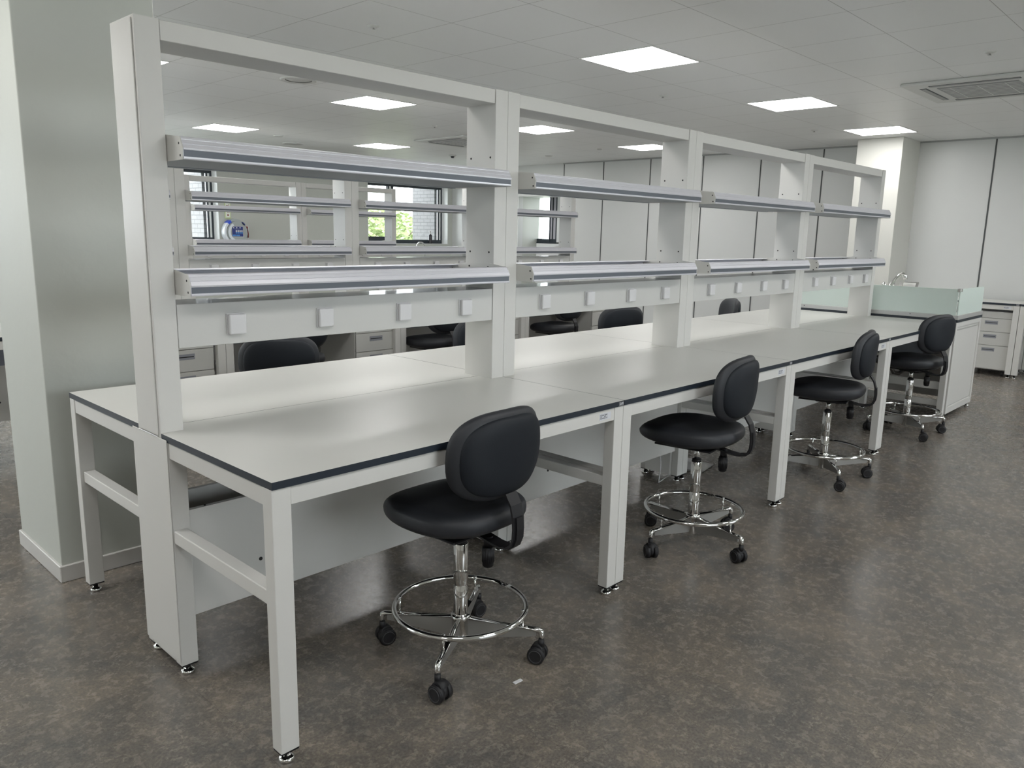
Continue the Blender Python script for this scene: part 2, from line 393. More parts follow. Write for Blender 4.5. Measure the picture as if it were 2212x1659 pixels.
# gaskets between the partition boards
k = 2
for yy in (8.25, 7.35-0.001, 6.317, 5.494, 4.603, 3.70, 2.81, 1.95, 0.0, -0.95, -1.9, -2.85):
    if NY0 < yy < NY1: continue
    b = new(); box(b, XW-0.004, XW, yy-0.008, yy+0.008, 0.0, ZC); struct('trim_%d' % k, b, SEAL); k += 1
b = new(); box(b, XW-0.006, XW, YB, NY0, ZC-0.02, ZC); struct('trim_%d' % k, b, mat('cornice_grey', (0.35, 0.36, 0.36), 0.5)); k += 1
b = new(); box(b, XW-0.012, XW, YB, NY0, 0.0, 0.09); struct('baseboard_right', b, TRIM)

# pillar next to the island and the pillar at the far wall
b = new(); box(b, -0.040, 0.466, 0.966, 1.505, 0.0, ZC, 0.004, 2); struct('wall_pillar_near', b, WALLG)
b = new(); box(b, -0.050, 0.476, 0.956, 1.515, 0.0, 0.070, 0.003); struct('baseboard_pillar', b, TRIM)
b = new(); box(b, 8.80, XW, 0.80, 1.31, 0.0, ZC, 0.003); struct('wall_pillar_far', b, WALLP)
b = new(); box(b, 8.79, XW, 0.79, 1.32, 0.0, 0.07, 0.002); struct('baseboard_pillar_far', b, TRIM)

# ------------------------------------------------------------------ bench units
HB = 0.80; D = 0.742; HC = 0.0864; CWD = 0.0715; LW = 0.0563; LD = 0.0457; ZL = 0.037
def foot_bm(x, y):
    b_ = new()
    lathe(b_, [(0.0, 0.0), (0.019, 0.0), (0.0215, 0.003), (0.0215, 0.008), (0.019, 0.0115), (0.0165, 0.012), (0.013, 0.016), (0.0105, 0.0165), (0.0105, 0.024), (0.006, 0.0245), (0.006, ZL-0.0035), (0, ZL-0.0035)], (x, y, 0), 20)
    return b_
def leg(root, x0, x1, y0, y1, ztop):
    b_ = new(); box(b_, x0, x1, y0, y1, ZL, ztop, 0.0022, 2)
    lg = obj('leg', b_, POWDER, root)
    b_ = new(); box(b_, x0+0.0015, x1-0.0015, y0+0.0015, y1-0.0015, ZL-0.005, ZL-0.0002); obj('leg_end_cap', b_, BLACKP, lg)
    obj('levelling_foot', foot_bm((x0+x1)/2, (y0+y1)/2), CHROME, lg)
def make_bench(L=1.5, depth=D, notch=True, label='', name='lab_bench'):
    root = thing(name, label, 'laboratory bench')
    h = L/2; g = 0.0012; n = CWD+0.0006
    y0 = -depth; y1 = -0.001 if notch else -0.02
    if notch: pts = [(-h+g, y0), (h-g, y0), (h-g, -HC-0.0008), (h-n, -HC-0.0008), (h-n, y1), (-h+n, y1), (-h+n, -HC-0.0008), (-h+g, -HC-0.0008)]
    else: pts = [(-h+g, y0), (h-g, y0), (h-g, y1), (-h+g, y1)]
    b_ = new(); prism(b_, pts, 'z', HB-0.0205, HB)
    for q in b_.faces: q.material_index = 1 if q.normal.z > 0.5 else 0
    for q in b_.faces:
        q.material_index = 1 if q.calc_center_median().z > HB-0.0001 else 0
    obj('tabletop', b_, [EDGE, LAMIN], root)
    zt = HB-0.0207; fy = y0+0.0035
    for s in (-1, 1):
        xa, xb = (-h+0.001, -h+LW) if s < 0 else (h-LW, h-0.001)
        leg(root, xa, xb, fy, fy+LD, zt)
        ry = -HC-0.043 if notch else y1-0.06
        leg(root, xa, xb, ry, ry+0.0420, zt)
        b_ = new(); box(b_, xa+0.003, xb-0.003, fy+LD, ry, 0.728, zt-0.002, 0.0015)
        obj('end_rail', b_, POWDER, root)
        b_ = new(); box(b_, xa+0.002, xb-0.012, fy+LD, ry, 0.455, 0.497, 0.003, 2)
        obj('crossbar', b_, POWDER, root)
    b_ = new(); box(b_, -h+LW, h-LW, fy+0.0025, fy+0.030, 0.728, zt-0.002, 0.0015)
    rail = obj('front_rail', b_, POWDER, root)
    # rating label and the little metal badge on the table edge
    yl = fy+0.0022; xl = h-LW-0.092
    b_ = new(); box(b_, xl, xl+0.070, yl-0.0006, yl+0.0004, 0.740, 0.766)
    lb = obj('rating_label', b_, PAPER, rail)
    b_ = new()
    for i, (u0, u1, v0, v1) in enumerate([(0.002, 0.05, 0.745, 0.7456), (0.002, 0.05, 0.7506, 0.7512), (0.002, 0.05, 0.756, 0.7566), (0.002, 0.05, 0.7616, 0.7622), (0.012, 0.0126, 0.743, 0.764), (0.03, 0.0306, 0.743, 0.764),
            (0.0145, 0.026, 0.7575, 0.7600), (0.032, 0.046, 0.7575, 0.7602), (0.028, 0.038, 0.7525, 0.7545), (0.004, 0.010, 0.7525, 0.7548), (0.004, 0.010, 0.7463, 0.749), (0.014, 0.030, 0.7465, 0.7486), (0.034, 0.046, 0.7465, 0.7480), (0.004, 0.010, 0.758, 0.7606)]):
        box(b_, xl+u0, xl+u1, yl-0.0009, yl-0.0005, v0, v1)
    obj('rating_label_print', b_, INK, rail)
    b_ = new(); box(b_, h-0.036, h-0.006, y0-0.0008, y0+0.0002, HB-0.0185, HB-0.0035)
    bd = obj('edge_badge', b_, mat('badge_grey', (0.16, 0.16, 0.17), 0.4), root)
    b_ = new(); z = HB-0.0185; x = h-0.036
    for (u0, u1, v0, v1) in [(0.0035, 0.0085, 0.0115, 0.013), (0.0052, 0.0068, 0.0035, 0.0115), (0.0095, 0.0125, 0.004, 0.0062), (0.0125, 0.0155, 0.0055, 0.0080), (0.0150, 0.0185, 0.0065, 0.0120), (0.0205, 0.0220, 0.004, 0.0125), (0.0220, 0.0260, 0.0110, 0.0128), (0.0250, 0.0265, 0.004, 0.0110)]:
        box(b_, x+u0, x+u1, y0-0.0012, y0-0.0007, z+v0, z+v1)
    obj('badge_lettering', b_, PAPER, bd)
    # modesty panel with turned-in top flange
    my = -HC-0.020 if notch else y1-0.06
    b_ = new(); box(b_, -h+LW, h-LW, my, my+0.0015, 0.187, 0.543); box(b_, -h+LW, h-LW, my+0.0015, my+0.018, 0.5415, 0.543)
    box(b_, -h+LW, h-LW, my+0.0015, my+0.012, 0.187, 0.1885)
    mp = obj('modesty_panel', b_, POWDER, root)
    b_ = new()
    for i in range(8):
        xx = -h+0.12+i*(L-0.24)/7; cyl(b_, (xx, my+0.010, 0.543), (xx, my+0.010, 0.5455), 0.0035, n=8)
    obj('screw', b_, DARKHOLE, mp)
    b_ = new(); cyl(b_, (-0.45*L/1.5, my, 0.31), (-0.45*L/1.5, my-0.002, 0.31), 0.0065, n=14); obj('cable_grommet', b_, BLACKP, mp)
    return root
def make_rack(label):
    root = thing('reagent_rack', label, 'shelf rack')
    h = 0.75
    for s in (-1, 1):
        xa, xb = (-h+0.0006, -h+CWD) if s < 0 else (h-CWD, h-0.0006)
        b_ = new(); box(b_, xa, xb, -HC, HC, 0.040, 2.0, 0.0020, 2)
        up = obj('upright', b_, POWDER, root)
        b_ = new(); xi = xb if s < 0 else xa; sg = 1 if s < 0 else -1
        for z in (1.732, 1.343):
            for y in (-0.058, 0.058): cyl(b_, (xi-0.0005*sg, y, z), (xi+0.0012*sg, y, z), 0.0042, n=12)
        obj('shelf_screw', b_, DARKHOLE, up)
    b_ = new(); box(b_, -h+CWD+0.002, h-CWD-0.002, -HC+0.003, HC-0.003, 1.943, 1.998, 0.0015)
    obj('top_beam', b_, POWDER, root)
    xi = h-CWD-0.001
    plate = [(-0.181, 0.0), (-0.186, 0.033), (-0.172, 0.064), (-0.060, 0.0775), (0.060, 0.0775), (0.172, 0.064), (0.186, 0.033), (0.181, 0.0)]
    for z0 in (1.220, 1.610):
        dk = new(); box(dk, -xi+0.004, xi-0.004, -0.150, 0.150, z0+0.003, z0+0.0055)
        box(dk, -xi+0.004, xi-0.004, -0.182, -0.150, z0+0.001, z0+0.003); box(dk, -xi+0.004, xi-0.004, 0.150, 0.182, z0+0.001, z0+0.003)
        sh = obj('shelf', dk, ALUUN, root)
        for s in (-1, 1):
            p = new(); prism(p, [(y, z0+z) for y, z in plate], 'x', s*xi, s*(xi-0.0035)); obj('shelf_end_plate', p, POWDER, sh)
            p = new()
            for yy, zz in ((-0.166, 0.046), (-0.172, 0.012), (0.166, 0.046), (0.172, 0.012), (-0.058, 0.061), (0.058, 0.061)):
                cyl(p, (s*(xi-0.0055), yy, z0+zz), (s*(xi+0.0004), yy, z0+zz), 0.0036, n=10)
            obj('end_plate_screw', p, DARKHOLE, sh)
        for s in (-1, 1):
            # outer skin of the extrusion: sloped ribbed face, recess for the strip, bottom lip
            o_ = [(-0.1845, 0.001), (-0.1865, 0.004), (-0.1868, 0.0085), (-0.1835, 0.0085), (-0.1838, 0.0275), (-0.1873, 0.0280), (-0.1880, 0.0325), (-0.1868, 0.0350),
                  (-0.1830, 0.0430), (-0.1805, 0.0445), (-0.1812, 0.0462), (-0.1762, 0.0555), (-0.1738, 0.0565), (-0.1740, 0.0582), (-0.1712, 0.0638), (-0.1690, 0.0652),
                  (-0.1560, 0.0650), (-0.1535, 0.0632), (-0.1520, 0.0650), (-0.1330, 0.0650), (-0.1310, 0.0636), (-0.1310, 0.0610), (-0.1620, 0.0600), (-0.1700, 0.0550), (-0.1800, 0.0340), (-0.1790, 0.001)]
            p = new(); prism(p, [(y*(1 if s < 0 else -1), z0+z) for y, z in o_], 'x', -xi+0.0037, xi-0.0037); obj('shelf_edge_profile', p, ALU, sh)
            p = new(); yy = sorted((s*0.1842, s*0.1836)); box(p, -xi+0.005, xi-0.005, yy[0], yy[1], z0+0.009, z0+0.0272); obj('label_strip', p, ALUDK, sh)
    # service panel between the uprights with square capped outlets
    b_ = new(); box(b_, -h+CWD+0.0015, h-CWD-0.0035, -HC+0.001, HC-0.001, 1.056, 1.190, 0.0012)
    sp = obj('service_panel', b_, PANELW, root)
    for s in (-1, 1):
        for xx in (-0.492, -0.161, 0.189, 0.511):
            b_ = new(); y_ = s*(HC-0.001)
            ya, yb = sorted((y_, y_+s*0.006)); box(b_, xx-0.031, xx+0.031, ya, yb, 1.086, 1.154, 0.002, 2)
            ya, yb = sorted((y_+s*0.006, y_+s*0.022)); box(b_, xx-0.029, xx+0.029, ya, yb, 1.0875, 1.1525, 0.005, 3)
            for q in b_.faces: q.smooth = False
            obj('outlet_cover', b_, SOCKW, sp)
    return root

YC1 = 0.0864
PART = ['nearest', 'second', 'third', 'farthest']
bench0 = make_bench(label='grey-topped white lab bench nearest the camera, first stool pushed towards it')
FRONT_LAB = ['grey-topped white lab bench in front, nearest the camera, open end frame facing left',
             'grey-topped bench in the front row where the second stool stands, between two pairs of legs',
             'grey-topped bench in the front row where the third stool from the camera is tucked in',
             'last grey-topped bench of the front row, touching the frosted glass sink end']
BACK_LAB = ['white-lit bench behind the first rack, beside the grey-green pillar',
            'white-lit bench top seen through the second rack opening from the left',
            'white-lit bench top seen through the third rack opening from the left',
            'white-lit bench top seen through the last rack opening, next to the frosted glass']
for i in range(4):
    loc = (0.75+1.5*i, YC1, 0)
    if i == 0: bench0.location = loc; bench0['label'] = FRONT_LAB[0]; bench0['group'] = 'benches of the front island'
    else: dup(bench0, loc, 0, FRONT_LAB[i], 'benches of the front island')
    dup(bench0, loc, math.pi, BACK_LAB[i], 'benches of the front island')
R_LAB = ['tall white two-shelf rack nearest the camera, with the finished end panel', 'two-shelf white rack second from the camera on the front island',
         'two-shelf white rack third from the camera on the front island', 'two-shelf white rack at the far end of the front island, before the frosted glass']
rack0 = make_rack(R_LAB[0]); rack0.location = (0.75, YC1, 0); rack0['group'] = 'racks of the front island'
for i in range(1, 4): dup(rack0, (0.75+1.5*i, YC1, 0), 0, R_LAB[i], 'racks of the front island')
# finished end cover of the near upright (belongs to the near rack)
def end_cover(rack):
  b = new(); box(b, -0.0035, 0.0004, -0.074+YC1, 0.074+YC1, 0.792, 1.992, 0.001); box(b, -0.0022, 0.0004, -0.1292+YC1, 0.1292+YC1, 0.050, 0.786, 0.001)
  ec = obj('end_cover', b, POWDER); ec.parent = rack; ec.location = (-0.75, -YC1, 0)
  b = new(); box(b, -0.0042, 0.0004, -0.070+YC1, 0.070+YC1, 0.787, 0.7900); obj('end_cover_joint', b, CHROME, ec)

# island 2 (y 3.30) and island 3 (y 6.53)
Y2 = 3.3003+YC1; X2 = 0.025
L2B = ['bench front with drawers seen at the far left edge, beyond the pillar', 'bench low in the first opening, with a dark knee space behind the round stool back',
       'bench seen low through the second opening, with drawers left of its double legs', 'bench seen low through the far opening, with drawers behind the stool back']
L2R = ['rack of the second island standing mostly behind the near upright', 'rack of the second island crossing in front of the round case on the wall',
       'rack of the second island in front of the wide window with bricks and greenery', 'last rack of the second island, ending in front of the white partition']
for i in range(4):
    dup(bench0, (X2+0.75+1.5*i, Y2, 0), 0, L2B[i], 'benches of the second island')
    dup(rack0, (X2+0.75+1.5*i, Y2, 0), 0, L2R[i], 'racks of the second island')
Y3 = 6.537+YC1; X3 = 0.031
dup(rack0, (X3+3.75, Y3, 0), 0, 'left rack of the rearmost island, just before the wall with the round case', 'racks of the rearmost island')
dup(rack0, (X3+5.25, Y3, 0), 0, 'right rack of the rearmost island, in front of the greenery window', 'racks of the rearmost island')
for rt in [o for o in COL.objects if o.get('group') == 'racks of the rearmost island']:
    for s_ in (-1, 1):
        q = foot_bm(s_*0.714, 0); bmesh.ops.scale(q, verts=q.verts, vec=(1, 1, 0.0405/0.0335)); obj('levelling_foot', q, CHROME, rt)
end_cover(rack0)

# ------------------------------------------------------------------ drawer pedestals
def make_pedestal(label):
    root = thing('drawer_pedestal', label, 'drawer unit')
    W, DD = 0.39, 0.50
    b_ = new(); box(b_, -W/2, W/2, 0.018, DD, 0.065, 0.700, 0.002); obj('body', b_, POWDER, root)
    for (z0, z1, hd) in ((0.630, 0.695, False), (0.482, 0.626, True), (0.335, 0.478, True), (0.075, 0.331, True)):
        b_ = new(); box(b_, -W/2+0.003, W/2-0.003, 0.0, 0.017, z0, z1, 0.0015)
        dr = obj('drawer', b_, DRAWER, root)
        if hd:
            zc = z1-0.045; b_ = new(); box(b_, -0.062, 0.062, -0.0015, 0.0005, zc-0.019, zc+0.019, 0.0005); hh = obj('handle', b_, HANDLE, dr)
            b_ = new(); box(b_, -0.055, 0.055, -0.0022, -0.0012, zc-0.004, zc+0.002); obj('handle_slot', b_, DARKHOLE, dr)
    for x in (-W/2+0.04, W/2-0.04):
        for y in (0.06, DD-0.05):
            b_ = new(); cyl(b_, (x-0.011, y, 0.025), (x+0.011, y, 0.025), 0.025, n=16); box(b_, x-0.015, x+0.015, y-0.014, y+0.014, 0.045, 0.066); obj('caster', b_, RUBBER, root)
    return root
yb2 = Y2-D+0.035
ped0 = make_pedestal('drawer pedestal seen left of the round stool back, through the first opening')
ped0.location = (X2+1.235, yb2, 0); ped0['group'] = 'pedestals under the second island'
for x, lb in ((2.775, 'drawer pedestal seen between the two stools through the first opening'), (4.25, 'narrow sliver of drawer pedestal just right of the second upright'), (5.77, 'drawer pedestal seen behind the upright stool back in the second opening')):
    dup(ped0, (X2+x, yb2, 0), 0, lb, 'pedestals under the second island')
# dark boards added to colour in the shade of the knee spaces
for rt in [o for o in COL.objects if o.get('group') == 'benches of the second island']:
    b = new(); box(b, -0.69, 0.69, -0.105, -0.095, 0.19, 0.752, 0.001); o = obj('knee_shade_board', b, mat('knee_shade_grey', (0.30, 0.33, 0.40), 0.5)); o.parent = rt

# ------------------------------------------------------------------ stools
def make_stool(label, lift=0.0, base_rot=0.0, name='lab_stool'):
    root = thing(name, label, 'stool')
    zt = lift
    cr, sr = math.cos(base_rot), math.sin(base_rot)
    # hub and gas column
    b_ = new(); lathe(b_, [(0.0, 0.044), (0.012, 0.044), (0.012, 0.05), (0.027, 0.052), (0.029, 0.056), (0.029, 0.128), (0.034, 0.130), (0.034, 0.142), (0.031, 0.145), (0.0, 0.145)], n=28)
    hub = obj('hub', b_, CHROME, root)
    b_ = new(); lathe(b_, [(0.0, 0.145), (0.0235, 0.145), (0.0250, 0.150), (0.0250, 0.246), (0.0222, 0.251), (0.0222, 0.256), (0.0250, 0.261), (0.0250, 0.400), (0.0235, 0.403), (0.0, 0.403)], n=28)
    obj('column', b_, CHROME, root)
    b_ = new(); lathe(b_, [(0.0, 0.403), (0.0215, 0.403), (0.0215, 0.412), (0.018, 0.416), (0.0, 0.416)], n=20); obj('column_collar', b_, BLACKP, root)
    b_ = new(); cyl(b_, (0, 0, 0.41), (0, 0, 0.452+zt), 0.0135, n=20); obj('piston', b_, CHROME, root)
    # four arms with casters
    for k in range(4):
        a = base_rot+k*math.pi/2; dx, dy = math.cos(a), math.sin(a); nx, ny = -dy, dx
        b_ = new(); P0 = (0.026*dx, 0.026*dy, 0.133); P1 = (0.252*dx, 0.252*dy, 0.118)
        tube(b_, [P0, P1, (0.270*dx, 0.270*dy, 0.1165), (0.279*dx, 0.279*dy, 0.112), (0.281*dx, 0.281*dy, 0.100), (0.281*dx, 0.281*dy, 0.083)], [0.0085, 0.0085, 0.0095, 0.0105, 0.0105, 0.0095], 12)
        pl = [(0.027, 0.060, 0.131), (0.262, 0.094, 0.116)]
        bp_ = new()
        for off in (1,):
            v = []
            for (rr, za, zb) in pl:
                for z in (za, zb):
                    for t in (-0.0045, 0.0045): v.append(bp_.verts.new((rr*dx+nx*t, rr*dy+ny*t, z)))
            # v: r0 za -,+ ; r0 zb -,+ ; r1 za -,+ ; r1 zb -,+
            fs = [bp_.faces.new([v[i] for i in q]) for q in ((0, 1, 3, 2), (4, 6, 7, 5), (0, 4, 5, 1), (2, 3, 7, 6), (0, 2, 6, 4), (1, 5, 7, 3))]
            bmesh.ops.recalc_face_normals(bp_, faces=fs)
        arm = obj('base_arm', b_, CHROME, root)
        obj('arm_plate', bp_, ARMP, arm)
        b_ = new(); cx_, cy_ = 0.216*dx, 0.216*dy
        cyl(b_, (cx_, cy_, 0.122), (cx_, cy_, 0.178), 0.0042, n=10); lathe(b_, [(0, 0.179), (0.007, 0.179), (0.006, 0.1825), (0, 0.184)], (cx_, cy_, 0), 12)
        obj('ring_stud', b_, CHROME, arm)
        # caster: fork hood, two wheels
        ca = a+(0.9, 2.3, -0.5, 1.4)[k]; wx, wy = math.cos(ca), math.sin(ca); tx, ty = -wy, wx
        px, py = 0.281*dx+tx*0.012, 0.281*dy+ty*0.012
        b_ = new(); cyl(b_, (0.281*dx, 0.281*dy, 0.058), (0.281*dx, 0.281*dy, 0.086), 0.0105, n=14)
        cyl(b_, (px-wx*0.010, py-wy*0.010, 0.034), (px+wx*0.010, py+wy*0.010, 0.034), 0.026, n=24)
        cyl(b_, (px-wx*0.017, py-wy*0.017, 0.046), (px+wx*0.017, py+wy*0.017, 0.046), 0.0215, n=20)
        cs = obj('caster', b_, RUBBER, root)
        for s in (-1, 1):
            b_ = new(); q0 = Vector((px, py, 0.030))+Vector((wx, wy, 0))*s*0.009; q1 = Vector((px, py, 0.030))+Vector((wx, wy, 0))*s*0.025; q2 = Vector((px, py, 0.030))+Vector((wx, wy, 0))*s*0.028
            cyl(b_, q0, q1, 0.030, n=28); cyl(b_, q1, q2, 0.030, 0.026, n=28); obj('wheel', b_, RUBBER, cs)
            b_ = new(); q3 = q2+Vector((wx, wy, 0))*s*0.0006
            tube(b_, [q3+(Vector((-wy, wx, 0))*math.cos(2*math.pi*i/28)+Vector((0, 0, 1))*math.sin(2*math.pi*i/28))*0.0215 for i in range(28)], 0.0014, 6, closed=True)
            obj('wheel_rim', b_, RIMGREY, cs)
    b_ = new(); ring(b_, (0, 0, 0.174), 0.224, 0.0095, 64, 12); obj('foot_ring', b_, CHROME, root)
    # mechanism under the seat
    b_ = new(); box(b_, -0.055, 0.055, -0.085, 0.070, 0.446+zt, 0.472+zt, 0.006, 2); lathe(b_, [(0, 0.440+zt), (0.024, 0.440+zt), (0.026, 0.454+zt), (0, 0.454+zt)], n=20)
    cyl(b_, (0.05, 0.0, 0.462+zt), (0.13, 0.01, 0.455+zt), 0.006, n=10); cyl(b_, (0.13, 0.01, 0.455+zt), (0.17, 0.012, 0.453+zt), 0.009, n=12)
    cyl(b_, (-0.05, -0.06, 0.466+zt), (-0.05, -0.06, 0.446+zt), 0.012, n=12)
    obj('tilt_mechanism', b_, BLACKP, root)
    b_ = new(); cyl(b_, (0.0, -0.125, 0.462+zt), (0.0, -0.125, 0.425+zt), 0.015, n=20); cyl(b_, (0.0, -0.125, 0.425+zt), (0.0, -0.125, 0.360+zt), 0.0195, 0.0185, n=24); cyl(b_, (0, -0.125, 0.360+zt), (0, -0.125, 0.355+zt), 0.0185, 0.013, n=24)
    for i in range(16):
        a = 2*math.pi*i/16; cyl(b_, (0.0185*math.cos(a), -0.125+0.0185*math.sin(a), 0.372+zt), (0.0185*math.cos(a), -0.125+0.0185*math.sin(a), 0.418+zt), 0.0022, n=6)
    obj('adjusting_knob', b_, BLACKP, root)
    # seat cushion
    def fs_(x, y, z):
        q = (x/0.215)**2; w = y/0.232
        xx = x*(1.0-0.10*max(0.0, w)**2); yy = y
        zz = z + 0.010*q*(1 if z > 0 else 0.2) - 0.022*max(0.0, w)**3 + 0.012*max(0.0, -w)**2
        if z > 0: zz -= 0.010*math.exp(-((w+0.35)**2)/0.18)*math.exp(-q/0.5)
        if z < 0: zz += 0.016*max(0, w)**2
        return (xx, yy+0.036, zz+0.519+zt)
    b_ = new(); pad(b_, 0.216, 0.232, 0.049, 2.6, fs_, 72, 22, 0.45); obj('seat', b_, LEATHER, root)
    b_ = new(); box(b_, -0.15, 0.15, -0.12, 0.15, 0.468+zt, 0.476+zt, 0.003); obj('seat_board', b_, BLACKP, root)
    # flat bar carrying the backrest
    path = [(-0.03, 0.466), (-0.10, 0.459), (-0.155, 0.449), (-0.190, 0.447), (-0.214, 0.452), (-0.232, 0.466), (-0.241, 0.488), (-0.243, 0.520), (-0.240, 0.560), (-0.230, 0.595), (-0.208, 0.628)]
    path = [(y-0.008, z+zt) for y, z in path]
    b_ = new(); strap(b_, path, 0.050, 0.007); sp_ = obj('back_bar', b_, BLACKP, root)
    b_ = new(); strap(b_, [(y-0.006, z-0.001) for y, z in path[3:9]], 0.030, 0.007); obj('bar_stiffener', b_, BLACKP, sp_)
    # backrest: thick cushion with an inset rear shell
    def wrap(off, tilt=0.05):
        def g_(x, y, z):
            v = y/0.142; xx = x*(1-0.13*max(0, -v)**1.3)*(1-0.02*v)
            yy = z + 1.25*x*x - tilt*v*0.12 + 0.012*max(0, -v)**2
            return (xx, -0.190+off+yy, 0.748+zt+y)
        return g_
    b_ = new(); pad(b_, 0.203, 0.145, 0.030, 3.0, wrap(0.0), 72, 18, 0.42); obj('backrest', b_, LEATHER, root)
    b_ = new(); pad(b_, 0.180, 0.127, 0.024, 2.9, wrap(-0.022), 64, 16, 0.36); obj('backrest_shell', b_, LEATHB, root)
    return root
s0 = make_stool('black stool nearest the camera, backrest to the right, large chrome foot ring', 0.0, R(33-92+90))
s0.location = (0.742, -0.552, 0); s0.rotation_euler = (0, 0, R(2)); s0['group'] = 'stools along the front benches'
s1 = make_stool('black stool second from the camera, seat turned side-on between two table legs', 0.022, R(-18)); s1.location = (2.195, -0.590, 0); s1.rotation_euler = (0, 0, R(8)); s1['group'] = 'stools along the front benches'
FG = 'stools along the front benches'
s2 = make_stool('black stool third from the camera, half its seat behind a white table leg', 0.022, R(28)); s2.location = (3.727, -0.585, 0); s2.rotation_euler = (0, 0, R(12)); s2['group'] = FG
s3 = make_stool('farthest black stool of the front row, beside the frosted glass sink end', 0.022, R(55)); s3.location = (5.335, -0.565, 0); s3.rotation_euler = (0, 0, R(-15)); s3['group'] = FG
AG = 'stools in the aisle behind the front island'
dup(s0, (1.18, 1.36, 0), R(-27), 'stool whose big smooth backrest shows through the first opening', AG)
dup(s0, (2.63, 1.33, 0), R(-30), 'stool backrest partly hidden by the inner side of the second upright', AG)
dup(s0, (4.10, 1.33, 0), R(-22), 'stool with its rounded backrest rising above the second white bench top', AG)
dup(s0, (5.42, 1.18, 0), R(48), 'small stool backrest peeking above the third white bench top', AG)
BG = 'stools tucked under the second island'
dup(s0, (1.95, 2.50, 0), R(0), 'stool seat edge seen just right of the big smooth backrest', BG)
dup(s0, (3.33, 2.58, 0), R(0), 'stool with pointed dark seat in the knee space left of the second upright', BG)
dup(s0, (4.93, 2.60, 0), R(0), 'stool with flat seat and bar in the knee space right of the second upright', BG)

# ------------------------------------------------------------------ sink bench behind the frosted glass
SX0, SX1, SY0, SY1 = 6.035, 6.80, -0.660, 0.832
sk = thing('sink_bench', 'white sink cabinet with panelled side at the far end of the front island', 'sink cabinet', (SX0, SY0, 0))
def S(bm): 
    bmesh.ops.translate(bm, verts=bm.verts, vec=(-SX0, -SY0, 0)); return bm
b = new(); prism(b, [(SX0, SY0), (SX1, SY0), (SX1, SY1), (SX0, SY1)], 'z', 0.795, 0.817)
for q in b.faces: q.material_index = 1 if q.calc_center_median().z > 0.8165 else 0
obj('worktop', S(b), [EDGE, LAMIN], sk)
for (x0, x1, y0, y1) in ((SX0, SX0+0.035, SY0+0.004, SY0+0.05), (SX1-0.035, SX1, SY0+0.004, SY0+0.05), (SX0, SX0+0.035, SY1-0.05, SY1-0.004), (SX1-0.035, SX1, SY1-0.05, SY1-0.004)):
    b = new(); box(b, x0, x1, y0, y1, 0.04, 0.795, 0.002); obj('corner_post', S(b), POWDER, sk)
b = new(); box(b, SX0+0.035, SX1-0.035, SY0+0.006, SY0+0.03, 0.755, 0.795, 0.001); obj('top_rail', S(b), POWDER, sk)
b = new(); box(b, SX0+0.035, SX1-0.035, SY0+0.006, SY0+0.03, 0.04, 0.09, 0.001); obj('bottom_rail', S(b), POWDER, sk)
b = new(); box(b, SX0+0.035, SX1-0.035, SY0+0.014, SY0+0.022, 0.09, 0.755); obj('side_panel', S(b), POWDER, sk)
b = new(); box(b, SX0+0.035, SX1-0.035, SY0+0.0105, SY0+0.0142, 0.725, 0.738, 0.001); box(b, SX0+0.05, SX1-0.05, SY0+0.012, SY0+0.015, 0.098, 0.102); obj('side_panel_moulding', S(b), mat('moulding_grey', (0.42, 0.42, 0.40), 0.5), sk)  # mouldings in a darker grey than the panel
b = new(); box(b, SX0+0.004, SX0+0.03, SY0+0.05, SY1-0.05, 0.735, 0.790, 0.002); box(b, SX0+0.004, SX0+0.03, SY0+0.05, SY1-0.05, 0.235, 0.300, 0.002); box(b, SX0+0.004, SX0+0.03, SY0+0.05, SY1-0.05, 0.10, 0.15, 0.002)
obj('crossbar', S(b), POWDER, sk)
b = new(); box(b, SX0+0.12, SX1-0.12, SY0+0.25, SY1-0.25, 0.47, 0.794, 0.01); obj('basin', S(b), KNEE, sk)
b = new(); box(b, SX1-0.02, SX1-0.004, SY0+0.05, SY1-0.05, 0.05, 0.79, 0.001); obj('door_panel', S(b), POWDER, sk)
b = new(); tube(b, [(6.35, -0.1, 0.5), (6.35, -0.1, 0.33), (6.37, -0.12, 0.28), (6.42, -0.15, 0.27), (6.46, -0.18, 0.30), (6.47, -0.2, 0.36)], 0.018, 12); cyl(b, (6.25, 0.1, 0.05), (6.25, 0.1, 0.48), 0.012, n=12); cyl(b, (6.28, -0.3, 0.05), (6.28, -0.3, 0.48), 0.012, n=12)
obj('drain_pipe', S(b), STEEL, sk)
for x, y in ((SX0+0.02, SY0+0.027), (SX1-0.02, SY0+0.027), (SX0+0.02, SY1-0.027), (SX1-0.02, SY1-0.027)):
    q = foot_bm(x, y); bmesh.ops.scale(q, verts=q.verts, vec=(1, 1, 0.041/0.0335)); obj('levelling_foot', S(q), CHROME, sk)
sc = thing('glass_screen', 'frosted pale green glass screen around the sink at the far end of the island', 'glass screen', (SX0, SY0, 0.817))
def S2(bm): 
    bmesh.ops.translate(bm, verts=bm.verts, vec=(-SX0, -SY0, -0.817)); return bm
b = new(); box(b, SX0+0.012, SX0+0.020, SY0+0.022, SY1-0.005, 0.838, 1.060, 0.0008); obj('glass_pane', S2(b), FROST, sc)
pts = [(SX0+0.022, 0.838), (SX1-0.01, 0.838), (SX1-0.01, 1.02)]+[(SX1-0.05+0.04*math.cos(a), 1.02+0.04*math.sin(a)) for a in [R(x) for x in (15, 30, 45, 60, 75, 90)]]+[(SX0+0.022, 1.060)]
b = new(); prism(b, pts, 'y', SY0+0.010, SY0+0.018); obj('glass_pane', S2(b), FROST, sc)
